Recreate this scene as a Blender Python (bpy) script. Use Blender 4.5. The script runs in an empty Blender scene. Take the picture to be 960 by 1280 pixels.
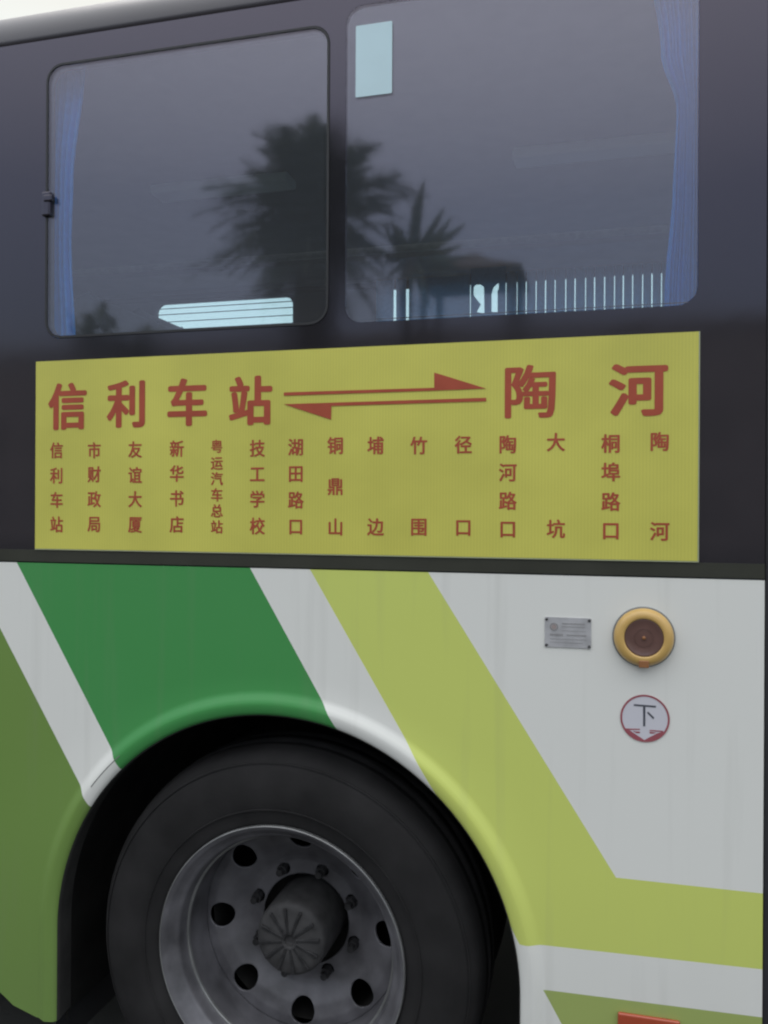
import bpy, bmesh, math, random
from mathutils import Vector, Matrix
random.seed(7)
C = bpy.context.scene.collection
S = bpy.context.scene
PI = math.pi

# ------------------------------------------------------------------ camera
D, HC = 1.8, 1.51
F_, YAW, PIT, ROLL = 1050.0, 0.2543, 0.0006, 0.0056
fw = Vector((-math.sin(YAW)*math.cos(PIT), math.cos(YAW)*math.cos(PIT), -math.sin(PIT)))
r0 = Vector((math.cos(YAW), math.sin(YAW), 0)); u0 = r0.cross(fw)
rt = r0*math.cos(ROLL) + u0*math.sin(ROLL)
up = -r0*math.sin(ROLL) + u0*math.cos(ROLL)
EYE = Vector((0, -D, HC))
cd = bpy.data.cameras.new('camera'); cam = bpy.data.objects.new('camera', cd); C.objects.link(cam)
cd.sensor_fit = 'VERTICAL'; cd.sensor_height = 36; cd.lens = F_/1280*36
cd.clip_start = 0.05; cd.clip_end = 800
cam.matrix_world = Matrix(((rt.x, up.x, -fw.x, EYE.x), (rt.y, up.y, -fw.y, EYE.y), (rt.z, up.z, -fw.z, EYE.z), (0, 0, 0, 1)))
S.camera = cam
S.view_settings.view_transform = 'Standard'; S.view_settings.look = 'None'
S.view_settings.exposure = 0.92; S.view_settings.gamma = 1
S.cycles.max_bounces = 10; S.cycles.transparent_max_bounces = 16
S.cycles.sample_clamp_indirect = 3.0
S.cycles.filter_width = 2.2                              # the phone's soft lens

# ------------------------------------------------------------------ overcast sky and weak sun
SUN_EL, SUN_AZ = math.radians(66), math.radians(-25)      # azimuth clockwise from +Y: high, beyond the bus
w = bpy.data.worlds.new('World'); S.world = w; w.use_nodes = True
nt = w.node_tree; nt.nodes.clear()
out = nt.nodes.new('ShaderNodeOutputWorld')
sky = nt.nodes.new('ShaderNodeTexSky'); sky.sky_type = 'NISHITA'; sky.sun_disc = False
sky.sun_elevation = SUN_EL; sky.sun_rotation = SUN_AZ; sky.air_density = 1.5; sky.dust_density = 1.5
b1 = nt.nodes.new('ShaderNodeBackground'); b1.inputs[1].default_value = 0.05
nt.links.new(sky.outputs[0], b1.inputs[0])
tc = nt.nodes.new('ShaderNodeTexCoord'); sx = nt.nodes.new('ShaderNodeSeparateXYZ')
nt.links.new(tc.outputs['Generated'], sx.inputs[0])
def ramp(stops):
    rmp = nt.nodes.new('ShaderNodeValToRGB'); nt.links.new(sx.outputs[2], rmp.inputs[0]); cr = rmp.color_ramp
    cr.elements[0].position = stops[0][0]; cr.elements[0].color = (*stops[0][1], 1)
    cr.elements[1].position = stops[-1][0]; cr.elements[1].color = (*stops[-1][1], 1)
    for p_, c_ in stops[1:-1]:
        e = cr.elements.new(p_); e.color = (*c_, 1)
    return rmp.outputs[0]
# thick cloud on the photographer's side, thinner and brighter beyond the bus where the sun stands
dull = ramp(((0.0, (0.055, 0.058, 0.066)), (0.2, (0.12, 0.127, 0.145)), (0.34, (0.245, 0.25, 0.275)), (0.5, (0.66, 0.66, 0.65)), (1.0, (1.12, 1.11, 1.04))))
bright = ramp(((0.0, (0.55, 0.55, 0.53)), (0.25, (0.40, 0.41, 0.38)), (0.5, (0.28, 0.225, 0.10)), (1.0, (1.0, 0.99, 0.95))))
my = nt.nodes.new('ShaderNodeMapRange'); my.interpolation_type = 'SMOOTHSTEP'; my.inputs[1].default_value = -0.15; my.inputs[2].default_value = 0.6
nt.links.new(sx.outputs[1], my.inputs[0])
mxs = nt.nodes.new('ShaderNodeMix'); mxs.data_type = 'RGBA'; nt.links.new(my.outputs[0], mxs.inputs[0]); nt.links.new(dull, mxs.inputs[6]); nt.links.new(bright, mxs.inputs[7])
b2 = nt.nodes.new('ShaderNodeBackground'); b2.inputs[1].default_value = 1.0
nt.links.new(mxs.outputs[2], b2.inputs[0])
ad = nt.nodes.new('ShaderNodeAddShader')
nt.links.new(b1.outputs[0], ad.inputs[0]); nt.links.new(b2.outputs[0], ad.inputs[1]); nt.links.new(ad.outputs[0], out.inputs[0])
sl = bpy.data.lights.new('sun', 'SUN'); sl.energy = 0.5; sl.angle = math.radians(40); sl.color = (1, 0.97, 0.93)
so = bpy.data.objects.new('sun', sl); C.objects.link(so)
sd = Vector((math.sin(SUN_AZ)*math.cos(SUN_EL), math.cos(SUN_AZ)*math.cos(SUN_EL), math.sin(SUN_EL)))
so.rotation_euler = sd.to_track_quat('Z', 'Y').to_euler(); so.location = (0, -6, 9)

# ------------------------------------------------------------------ helpers
def P(px, py, y=0.0):
    """point of the vertical plane Y=y seen at photograph pixel px,py"""
    d = fw + rt*((px-480)/F_) + up*((640-py)/F_)
    t = (y-EYE.y)/d.y
    return EYE + d*t
def XZ(px, py, y=0.0):
    p = P(px, py, y); return (p.x, p.z)
def MR(px, py, T):
    """point standing behind the photographer whose mirror image in the bus glass is at px,py"""
    p = P(px, py, T-D); return Vector((p.x, -p.y, p.z))

MT = {}
def mat(name, col, rough=0.5, metal=0.0, spec=0.5, coat=0.0, noise=0.0, nscale=8.0, bump=0.0, bscale=60.0, tint=None, coat_rough=0.05, bdist=0.002):
    m = bpy.data.materials.new(name); m.use_nodes = True
    n = m.node_tree.nodes; l = m.node_tree.links; b = n['Principled BSDF']
    b.inputs['Base Color'].default_value = (*col, 1); b.inputs['Roughness'].default_value = rough
    b.inputs['Metallic'].default_value = metal; b.inputs['Specular IOR Level'].default_value = spec
    b.inputs['Coat Weight'].default_value = coat; b.inputs['Coat Roughness'].default_value = coat_rough
    if tint: b.inputs['Specular Tint'].default_value = (*tint, 1)
    t = n.new('ShaderNodeTexCoord')
    if noise:
        z = n.new('ShaderNodeTexNoise'); z.inputs['Scale'].default_value = nscale; z.inputs['Detail'].default_value = 6
        l.new(t.outputs['Object'], z.inputs['Vector'])
        mr = n.new('ShaderNodeMapRange'); mr.inputs[1].default_value = 0.3; mr.inputs[2].default_value = 0.7
        mr.inputs[3].default_value = 1-noise; mr.inputs[4].default_value = 1+noise
        l.new(z.outputs[0], mr.inputs[0])
        vm = n.new('ShaderNodeVectorMath'); vm.operation = 'SCALE'; vm.inputs[0].default_value = col
        l.new(mr.outputs[0], vm.inputs[3]); l.new(vm.outputs[0], b.inputs['Base Color'])
        m2 = n.new('ShaderNodeMapRange'); m2.inputs[3].default_value = max(0, rough-0.08); m2.inputs[4].default_value = min(1, rough+0.1)
        l.new(z.outputs[0], m2.inputs[0]); l.new(m2.outputs[0], b.inputs['Roughness'])
    if bump:
        z = n.new('ShaderNodeTexNoise'); z.inputs['Scale'].default_value = bscale; z.inputs['Detail'].default_value = 4
        l.new(t.outputs['Object'], z.inputs['Vector'])
        bp = n.new('ShaderNodeBump'); bp.inputs['Strength'].default_value = bump; bp.inputs['Distance'].default_value = bdist
        l.new(z.outputs[0], bp.inputs['Height']); l.new(bp.outputs[0], b.inputs['Normal'])
    MT[name] = m
    return m

def link(name, me, m, parent=None, smooth=False):
    o = bpy.data.objects.new(name, me); C.objects.link(o)
    if m is not None:
        me.materials.clear(); me.materials.append(m)
    if smooth:
        for p in me.polygons: p.use_smooth = True
    if parent is not None: o.parent = parent
    return o
def bmo(name, bm, m, parent=None, smooth=False, recalc=True):
    if recalc: bmesh.ops.recalc_face_normals(bm, faces=bm.faces)
    me = bpy.data.meshes.new(name); bm.to_mesh(me); bm.free()
    return link(name, me, m, parent, smooth)
def tag(o, label=None, cat=None, group=None, kind=None):
    if label: o['label'] = label
    if cat: o['category'] = cat
    if group: o['group'] = group
    if kind: o['kind'] = kind
    return o
def empty(name, loc, label, cat, group=None):
    o = bpy.data.objects.new(name, None); C.objects.link(o); o.location = loc
    return tag(o, label, cat, group)
def box(bm, x0, x1, y0, y1, z0, z1, bev=0.0):
    r = bmesh.ops.create_cube(bm, size=1)
    vs = r['verts']
    bmesh.ops.scale(bm, vec=(x1-x0, y1-y0, z1-z0), verts=vs)
    bmesh.ops.translate(bm, vec=((x0+x1)/2, (y0+y1)/2, (z0+z1)/2), verts=vs)
    if bev:
        es = list({e for v in vs for e in v.link_edges})
        bmesh.ops.bevel(bm, geom=es, offset=bev, segments=3, affect='EDGES', profile=0.5)
    return vs
def boxo(name, x0, x1, y0, y1, z0, z1, m, parent=None, bev=0.0):
    bm = bmesh.new(); box(bm, x0, x1, y0, y1, z0, z1, bev); return bmo(name, bm, m, parent)
def flat(name, loops, y0, y1, m, parent=None):
    """loops of (x,z); first the outline, then holes; extruded between y0 (front) and y1"""
    cu = bpy.data.curves.new('c', 'CURVE'); cu.dimensions = '2D'; cu.fill_mode = 'BOTH'
    for lp in loops:
        s = cu.splines.new('POLY'); s.points.add(len(lp)-1); s.use_cyclic_u = True
        for i, (x, z) in enumerate(lp): s.points[i].co = (x, z, 0, 1)
    th = abs(y1-y0)
    cu.extrude = th/2
    o = bpy.data.objects.new('c', cu); C.objects.link(o)
    bpy.context.view_layer.update()
    me = bpy.data.meshes.new_from_object(o.evaluated_get(bpy.context.evaluated_depsgraph_get()))
    bpy.data.objects.remove(o); bpy.data.curves.remove(cu)
    mid = (y0+y1)/2
    me.transform(Matrix(((1, 0, 0, 0), (0, 0, -1, mid), (0, 1, 0, 0), (0, 0, 0, 1))))
    me.name = name
    return link(name, me, m, parent)
def rrect(x0, x1, z0, z1, r, n=7):
    o = []
    for cx, cz, a in ((x1-r, z1-r, 0), (x0+r, z1-r, 90), (x0+r, z0+r, 180), (x1-r, z0+r, 270)):
        for i in range(n+1):
            t = math.radians(a+90*i/n); o.append((cx+r*math.cos(t), cz+r*math.sin(t)))
    return o
def rect(x0, x1, z0, z1): return [(x0, z0), (x1, z0), (x1, z1), (x0, z1)]
def circ(cx, cz, r, n=64, rz=None): return [(cx+r*math.cos(2*PI*i/n), cz+(rz or r)*math.sin(2*PI*i/n)) for i in range(n)]
def lathe(prof, cx, cz, n=128, bm=None, a0=0, a1=2*PI):
    """profile of (r, y) turned about the Y axis through cx,cz"""
    bm = bm or bmesh.new(); full = abs(a1-a0-2*PI) < 1e-6
    rings = []
    for i in range(n if full else n+1):
        a = a0+(a1-a0)*i/n
        rings.append([bm.verts.new((cx+r*math.cos(a), y, cz+r*math.sin(a))) for r, y in prof])
    for i in range(n):
        A, B = rings[i], rings[(i+1) % len(rings)]
        for j in range(len(prof)-1):
            try: bm.faces.new((A[j], A[j+1], B[j+1], B[j]))
            except ValueError: pass
    return bm
def smooth_prof(pts, k=4):
    """Catmull-Rom through the profile points"""
    o = []
    for i in range(len(pts)-1):
        p0, p1, p2, p3 = pts[max(i-1, 0)], pts[i], pts[i+1], pts[min(i+2, len(pts)-1)]
        for j in range(k):
            t = j/k
            o.append(tuple(0.5*(2*b+(-a+c)*t+(2*a-5*b+4*c-d)*t*t+(-a+3*b-3*c+d)*t**3) for a, b, c, d in zip(p0, p1, p2, p3)))
    o.append(pts[-1]); return o

# ------------------------------------------------------------------ materials
M_black = mat('black_gloss_panel', (0.016, 0.016, 0.018), 0.07, spec=0.56, noise=0.1, nscale=2, bump=0.03, bscale=2.2, tint=(0.90, 0.81, 1.0), bdist=0.02)
M_black.node_tree.nodes['Principled BSDF'].inputs['IOR'].default_value = 1.7
M_rub = mat('black_rubber', (0.028, 0.028, 0.031), 0.5, spec=0.4, noise=0.1, nscale=12)
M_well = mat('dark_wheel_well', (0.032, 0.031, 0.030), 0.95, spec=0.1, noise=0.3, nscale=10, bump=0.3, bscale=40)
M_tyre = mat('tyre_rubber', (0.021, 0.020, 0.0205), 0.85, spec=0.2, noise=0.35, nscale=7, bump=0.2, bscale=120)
M_rim = mat('grey_painted_steel_rim', (0.135, 0.131, 0.143), 0.48, metal=0.3, noise=0.42, nscale=11, bump=0.1, bscale=30)
M_lip = mat('worn_rim_edge', (0.26, 0.26, 0.26), 0.4, metal=0.6, noise=0.2, nscale=14)
M_hub = mat('greasy_dark_hub', (0.050, 0.048, 0.049), 0.75, metal=0.1, noise=0.3, nscale=30, bump=0.3, bscale=80)
M_nut = mat('wheel_nut_steel', (0.045, 0.044, 0.046), 0.5, metal=0.5, noise=0.3, nscale=60)
M_int = mat('interior_trim', (0.10, 0.10, 0.11), 0.7, noise=0.1)
M_ceil = mat('ceiling_trim', (0.30, 0.29, 0.31), 0.7, noise=0.1)
M_lampcover = mat('ceiling_lamp_cover', (0.75, 0.77, 0.76), 0.4)
M_seat = mat('seat_fabric', (0.05, 0.05, 0.055), 0.9, noise=0.3, nscale=40)
M_red = mat('sign_red_print', (0.40, 0.070, 0.032), 0.45, noise=0.08, nscale=20)
M_paper = mat('pale_cyan_sticker', (0.58, 0.76, 0.82), 0.6, noise=0.03, nscale=12)
M_amber = mat('amber_plastic', (0.60, 0.38, 0.12), 0.35, noise=0.08, nscale=18, coat=0.3)
M_brown = mat('brown_lens', (0.135, 0.070, 0.058), 0.3, noise=0.15, nscale=25, coat=0.3)
M_orange = mat('orange_tab', (0.30, 0.13, 0.05), 0.4)
M_plate = mat('brushed_aluminium_plate', (0.46, 0.455, 0.47), 0.5, metal=0.2, noise=0.12, nscale=40)
M_grey = mat('plate_print', (0.27, 0.26, 0.26), 0.6)
M_screw = mat('screw_steel', (0.10, 0.10, 0.10), 0.4, metal=0.7)
M_white_st = mat('white_sticker', (0.62, 0.61, 0.66), 0.5)
M_pink = mat('sticker_red_print', (0.33, 0.085, 0.105), 0.5)
M_ink = mat('sticker_black_print', (0.075, 0.08, 0.10), 0.5)
M_seal = mat('grey_sealant', (0.17, 0.17, 0.16), 0.7)
M_concrete = mat('concrete', (0.30, 0.29, 0.28), 0.9, noise=0.15, nscale=1)
M_redlens = mat('red_reflector', (0.40, 0.07, 0.03), 0.25, coat=0.5)

# body paint with printed stripes: each stripe is bounded by straight lines on the body side
def line(a, b, ref):
    """a*x+b*z+c > 0 on the side of ref; all given as photograph pixels on the body plane"""
    (x0, z0), (x1, z1) = XZ(*a), XZ(*b)
    nx, nz = z1-z0, x0-x1; L = math.hypot(nx, nz); nx /= L; nz /= L; c = -(nx*x0+nz*z0)
    rx, rz = XZ(*ref)
    if nx*rx+nz*rz+c < 0: nx, nz, c = -nx, -nz, -c
    return nx, nz, c
def body_paint():
    m = bpy.data.materials.new('striped_body_paint'); m.use_nodes = True
    n = m.node_tree.nodes; l = m.node_tree.links; b = n['Principled BSDF']
    t = n.new('ShaderNodeTexCoord'); s = n.new('ShaderNodeSeparateXYZ'); l.new(t.outputs['Object'], s.inputs[0])
    def half(h):
        nx, nz, c = h
        a = n.new('ShaderNodeMath'); a.operation = 'MULTIPLY_ADD'; a.inputs[1].default_value = nx; a.inputs[2].default_value = c
        l.new(s.outputs[0], a.inputs[0])
        d = n.new('ShaderNodeMath'); d.operation = 'MULTIPLY_ADD'; d.inputs[1].default_value = nz
        l.new(s.outputs[2], d.inputs[0]); l.new(a.outputs[0], d.inputs[2])
        g = n.new('ShaderNodeMath'); g.operation = 'GREATER_THAN'; g.inputs[1].default_value = 0
        l.new(d.outputs[0], g.inputs[0]); return g.outputs[0]
    def op(k, a, c):
        g = n.new('ShaderNodeMath'); g.operation = k; l.new(a, g.inputs[0]); l.new(c, g.inputs[1]); return g.outputs[0]
    AND = lambda a, c: op('MULTIPLY', a, c)
    OR = lambda a, c: op('MAXIMUM', a, c)
    wear = n.new('ShaderNodeTexNoise'); wear.inputs['Scale'].default_value = 3.0; wear.inputs['Detail'].default_value = 8
    l.new(t.outputs['Object'], wear.inputs['Vector'])
    def mix(fac, base, col):
        x = n.new('ShaderNodeMix'); x.data_type = 'RGBA'; l.new(fac, x.inputs[0])
        if isinstance(base, tuple): x.inputs[6].default_value = (*base, 1)
        else: l.new(base, x.inputs[6])
        x.inputs[7].default_value = (*col, 1); return x.outputs[2]
    olive = half(line((0, 785), (112, 1004), (0, 1100)))
    g1 = half(line((22, 705), (150, 957), (200, 800))); g2 = half(line((312, 709), (425, 917), (200, 800)))
    green = AND(g1, g2)
    l1 = half(line((387, 711), (530, 965), (600, 900))); l2 = half(line((535, 715), (770, 1097), (500, 900)))
    up_ = half(line((770, 1097), (955, 1117), (900, 1150))); lo_ = half(line((648, 1178), (955, 1212), (900, 1150)))
    lime = AND(AND(l1, lo_), OR(l2, up_))
    t1 = half(line((679, 1237), (797, 1252), (760, 1275))); t2 = half(line((679, 1237), (702, 1280), (760, 1260)))
    tri = AND(t1, t2)
    col = mix(olive, (0.79, 0.785, 0.745), (0.165, 0.280, 0.062))
    col = mix(green, col, (0.055, 0.290, 0.075))
    col = mix(lime, col, (0.62, 0.69, 0.165))
    col = mix(tri, col, (0.36, 0.44, 0.13))
    # road dust: a thin film, patchy, that lies on the lower skirt
    hz = n.new('ShaderNodeMapRange'); hz.inputs[1].default_value = 0.75; hz.inputs[2].default_value = 0.35
    hz.inputs[3].default_value = 0.03; hz.inputs[4].default_value = 0.25; l.new(s.outputs[2], hz.inputs[0])
    dm = AND(hz.outputs[0], wear.outputs[0])
    col = mix(dm, col, (0.16, 0.14, 0.11))
    # thin vertical rain streaks
    mp = n.new('ShaderNodeMapping'); mp.inputs['Scale'].default_value = (26, 1, 1.3); l.new(t.outputs['Object'], mp.inputs[0])
    st = n.new('ShaderNodeTexNoise'); st.inputs['Scale'].default_value = 1.0; st.inputs['Detail'].default_value = 3; l.new(mp.outputs[0], st.inputs['Vector'])
    sr = n.new('ShaderNodeMapRange'); sr.inputs[1].default_value = 0.55; sr.inputs[2].default_value = 0.8; sr.inputs[3].default_value = 0; sr.inputs[4].default_value = 0.12
    l.new(st.outputs[0], sr.inputs[0])
    col = mix(sr.outputs[0], col, (0.25, 0.24, 0.20))
    l.new(col, b.inputs['Base Color'])
    b.inputs['Roughness'].default_value = 0.28; b.inputs['Specular IOR Level'].default_value = 0.5
    mr = n.new('ShaderNodeMapRange'); mr.inputs[3].default_value = 0.34; mr.inputs[4].default_value = 0.56; l.new(wear.outputs[0], mr.inputs[0]); l.new(mr.outputs[0], b.inputs['Roughness'])
    z = n.new('ShaderNodeTexNoise'); z.inputs['Scale'].default_value = 1.6; l.new(t.outputs['Object'], z.inputs['Vector'])
    bp = n.new('ShaderNodeBump'); bp.inputs['Strength'].default_value = 0.12; bp.inputs['Distance'].default_value = 0.02
    l.new(z.outputs[0], bp.inputs['Height']); l.new(bp.outputs[0], b.inputs['Normal'])
    return m
M_paint = body_paint()
M_whitepaint = mat('white_body_paint', (0.79, 0.785, 0.745), 0.3, noise=0.04, nscale=3)

def glass(name, tr, rf, f0):
    """tinted window glass: Schlick mirror over tinted see-through, the same on both faces"""
    m = bpy.data.materials.new(name); m.use_nodes = True
    n = m.node_tree.nodes; l = m.node_tree.links; n.clear()
    o = n.new('ShaderNodeOutputMaterial'); g = n.new('ShaderNodeNewGeometry')
    d = n.new('ShaderNodeVectorMath'); d.operation = 'DOT_PRODUCT'; l.new(g.outputs['Normal'], d.inputs[0]); l.new(g.outputs['Incoming'], d.inputs[1])
    def M(k, a, b=None, c=None):
        x = n.new('ShaderNodeMath'); x.operation = k
        for i, v in enumerate((a, b, c)):
            if v is None: continue
            if isinstance(v, (int, float)): x.inputs[i].default_value = v
            else: l.new(v, x.inputs[i])
        return x.outputs[0]
    f = M('MULTIPLY_ADD', M('POWER', M('SUBTRACT', 1.0, M('ABSOLUTE', d.outputs['Value'])), 5.0), 1-f0, f0)
    tb = n.new('ShaderNodeBsdfTransparent'); tb.inputs[0].default_value = (*tr, 1)
    gl = n.new('ShaderNodeBsdfGlossy'); gl.inputs['Color'].default_value = (*rf, 1); gl.inputs['Roughness'].default_value = 0.040
    t = n.new('ShaderNodeTexCoord'); z = n.new('ShaderNodeTexNoise'); z.inputs['Scale'].default_value = 2.5; l.new(t.outputs['Object'], z.inputs['Vector'])
    bp = n.new('ShaderNodeBump'); bp.inputs['Strength'].default_value = 0.05; bp.inputs['Distance'].default_value = 0.01
    l.new(z.outputs[0], bp.inputs['Height']); l.new(bp.outputs[0], gl.inputs['Normal'])
    # a faint dust film, thickened to paint a pale veil over the pane
    df = n.new('ShaderNodeBsdfDiffuse'); df.inputs[0].default_value = (0.35, 0.35, 0.38, 1)
    mx = n.new('ShaderNodeMixShader'); l.new(f, mx.inputs[0]); l.new(tb.outputs[0], mx.inputs[1]); l.new(gl.outputs[0], mx.inputs[2])
    m2 = n.new('ShaderNodeMixShader'); m2.inputs[0].default_value = 0.06; l.new(mx.outputs[0], m2.inputs[1]); l.new(df.outputs[0], m2.inputs[2])
    l.new(m2.outputs[0], o.inputs[0]); return m
M_glass = glass('tinted_window_glass', (0.87, 0.94, 0.955), (0.96, 0.86, 1.0), 0.083)

def fabric(name, col, trans, stripe=False):
    m = bpy.data.materials.new(name); m.use_nodes = True
    n = m.node_tree.nodes; l = m.node_tree.links; n.clear()
    o = n.new('ShaderNodeOutputMaterial'); a = n.new('ShaderNodeBsdfDiffuse'); b = n.new('ShaderNodeBsdfTranslucent')
    t = n.new('ShaderNodeTexCoord'); z = n.new('ShaderNodeTexNoise'); z.inputs['Scale'].default_value = 60; l.new(t.outputs['Object'], z.inputs['Vector'])
    vm = n.new('ShaderNodeMix'); vm.data_type = 'RGBA'; l.new(z.outputs[0], vm.inputs[0])
    vm.inputs[6].default_value = tuple(c*0.8 for c in col)+(1,); vm.inputs[7].default_value = tuple(c*1.2 for c in col)+(1,)
    l.new(vm.outputs[2], a.inputs[0]); l.new(vm.outputs[2], b.inputs[0])
    mx = n.new('ShaderNodeMixShader'); mx.inputs[0].default_value = trans; l.new(a.outputs[0], mx.inputs[1]); l.new(b.outputs[0], mx.inputs[2]); l.new(mx.outputs[0], o.inputs[0])
    return m
M_curt = fabric('blue_curtain_fabric', (0.06, 0.34, 0.90), 0.22)
M_curt2 = fabric('dusty_blue_curtain_fabric', (0.26, 0.48, 0.68), 0.6)

def sign_mat():
    m = mat('yellow_film', (0.62, 0.59, 0.115), 0.36, noise=0.10, nscale=3.5)
    n = m.node_tree.nodes; l = m.node_tree.links; b = n['Principled BSDF']
    src = b.inputs['Base Color'].links[0].from_socket
    t = n.new('ShaderNodeTexCoord'); s = n.new('ShaderNodeSeparateXYZ'); l.new(t.outputs['Object'], s.inputs[0])
    a = n.new('ShaderNodeMath'); a.operation = 'MULTIPLY'; a.inputs[1].default_value = 2*PI/0.0068; l.new(s.outputs[0], a.inputs[0])
    q = n.new('ShaderNodeMath'); q.operation = 'SINE'; l.new(a.outputs[0], q.inputs[0])
    r = n.new('ShaderNodeMapRange'); r.inputs[1].default_value = -1; r.inputs[3].default_value = 0.955; r.inputs[4].default_value = 1.025; l.new(q.outputs[0], r.inputs[0])
    v = n.new('ShaderNodeVectorMath'); v.operation = 'SCALE'; l.new(src, v.inputs[0]); l.new(r.outputs[0], v.inputs[3]); l.new(v.outputs[0], b.inputs['Base Color'])
    return m
M_sign = sign_mat()

# ------------------------------------------------------------------ ground
def ground():
    m = mat('asphalt', (0.05, 0.05, 0.048), 0.9, noise=0.25, nscale=3, bump=0.5, bscale=80)
    bm = bmesh.new(); box(bm, -160, 160, -160, 160, -0.3, 0.0)
    tag(bmo('ground', bm, m), kind='structure')
ground()

# ================================================================== THE BUS
bus = empty('bus', (0, 0, 0), 'white city bus with green stripes, yellow route board and a rear wheel', 'bus')
CX, CZ = -0.4045*D, HC-0.5745*D           # wheel arch centre
RA = 0.3132*D                             # arch opening radius
ZB = HC - 0.0985*D                        # belt line (top of painted panel)
zb0 = XZ(0, 702)[1]; zb1 = XZ(957, 726)[1]; ZB = (zb0+zb1)/2
XR = (XZ(955.5, 727)[0]+XZ(953.5, 1200)[0])/2 # right edge of the side panel
XL = -3.7                                 # rear end of bus
XF = 3.6
Y2 = 2.45                                 # far side
ZS = 0.30                                 # skirt

def skirt_z(x):
    # the skirt rises towards the tail just behind the wheel
    xs = [(-9, 0.55), (XZ(-40, 1205)[0], XZ(-40, 1205)[1]), XZ(0, 1240), XZ(22, 1262), XZ(40, 1270), XZ(82, 1278)]
    if x >= xs[-1][0]: return xs[-1][1]
    for (a, za), (b, zb) in zip(xs, xs[1:]):
        if a <= x <= b: return za+(zb-za)*(x-a)/(b-a)
    return xs[0][1]

def side_panel():
    bm = bmesh.new()
    prof = [(0.0, 0.010), (0.001, 0.001), (0.004, -0.0045), (0.010, -0.0078), (0.018, -0.0098), (0.026, -0.0112), (0.032, -0.0106), (0.040, -0.0072), (0.048, -0.0028), (0.054, -0.0008), (0.060, 0.0)]
    # the opening is a half circle on straight feet; every column of faces runs from its edge outwards
    zl = skirt_z(CX-RA); n = 200; R1 = RA+0.060
    spec = [(1, 0, ZS+(CZ-ZS)*k/10) for k in range(10)]
    corners = [math.atan2(ZB-CZ, XR-CX), PI-math.atan2(ZB-CZ, CX-XL)]
    spec += [(math.cos(a), math.sin(a), CZ) for a in sorted([PI*i/n for i in range(n+1)]+corners)]
    spec += [(-1, 0, CZ+(zl-CZ)*k/12) for k in range(1, 13)]
    cols = []
    for c, s, oz in spec:
        col = [bm.verts.new((CX+(RA+dr)*c, y, oz+(RA+dr)*s)) for dr, y in prof]
        t = 1e9
        if c > 1e-6: t = min(t, (XR-CX)/c)
        if c < -1e-6: t = min(t, (XL-CX)/c)
        if s > 1e-6: t = min(t, (ZB-oz)/s)
        if c < -1e-6:
            def above(q):
                k = skirt_z(CX+q*c); return oz+q*s > (k if k is not None else zl-1)
            if not above(t):
                lo, hi = R1, t
                for _ in range(40):
                    md = (lo+hi)/2
                    if above(md): lo = md
                    else: hi = md
                t = lo
        t = max(t, R1+0.001)
        for k in range(1, 9):
            q = R1+(t-R1)*k/8
            col.append(bm.verts.new((CX+q*c, 0.0, oz+q*s)))
        cols.append(col)
    for A, B in zip(cols, cols[1:]):
        for j in range(len(A)-1):
            bm.faces.new((A[j], A[j+1], B[j+1], B[j]))
    o = bmo('side_panel', bm, M_paint, bus, smooth=True)
    o['label'] = 'white lower body side with dark green, lime and olive slanted stripes'
    return o
side_panel()
def foot(bm, pr):
    """carries a half-circle lathe profile straight down on both feet"""
    for sg in (-1, 1):
        A = [bm.verts.new((CX+sg*r, y, CZ)) for r, y in pr]; B = [bm.verts.new((CX+sg*r, y, ZS if sg > 0 else skirt_z(CX-RA)+0.001 if pr[-1][1] < 0.1 else 0.22)) for r, y in pr]
        for j in range(len(pr)-1): bm.faces.new((A[j], A[j+1], B[j+1], B[j]))
pr = [(RA+0.003, 0.000), (RA-0.001, 0.0), (RA-0.002, 0.010), (RA+0.001, 0.030), (RA+0.004, 0.06)]
bm = bmesh.new(); lathe(pr, CX, CZ, 96, bm, 0, PI); foot(bm, pr)
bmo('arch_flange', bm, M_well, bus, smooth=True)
# close the gap that a fan leaves beside the arch foot
pr = [(RA+0.0045, 0.05), (RA+0.03, 0.07), (RA+0.03, 0.75), (0.05, 0.75)]
bm = bmesh.new(); lathe(pr, CX, CZ, 96, bm, 0, PI); foot(bm, pr)
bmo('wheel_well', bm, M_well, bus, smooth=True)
# bead of sealant that follows the crease of the arch
bm = bmesh.new(); lathe([(RA+0.0255, -0.0112), (RA+0.0262, -0.0118), (RA+0.0275, -0.0118), (RA+0.0282, -0.0109)], CX, CZ, 60, bm, math.radians(131), math.radians(142))
bmo('arch_sealant', bm, M_seal, bus)

# upper black band with window openings
WL, WR = XZ(57, 250)[0], XZ(873, 250)[0]
WB0 = (XZ(60, 421)[1]+XZ(366, 411)[1])/2
WT = (XZ(110, 76)[1]+XZ(395, 29)[1])/2
MX0, MX1 = XZ(412, 200)[0], XZ(432, 200)[0]
WB = WB0
RB = XZ(650, 389)[1]                            # lower edge of the right pane
zt = WT+0.062
openL = rrect(WL, MX0, WB, WT, 0.045)
openR = rrect(MX1, WR, WB, WT+0.03, 0.04)
open2 = rrect(WL-0.22-1.5, WL-0.22, WB, WT, 0.045)
band = flat('window_band', [rect(XL, XR, ZB+0.004, zt), openL, openR, open2], 0.0, 0.014, M_black, bus)
band['label'] = 'glossy black upper side around the windows'
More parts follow.
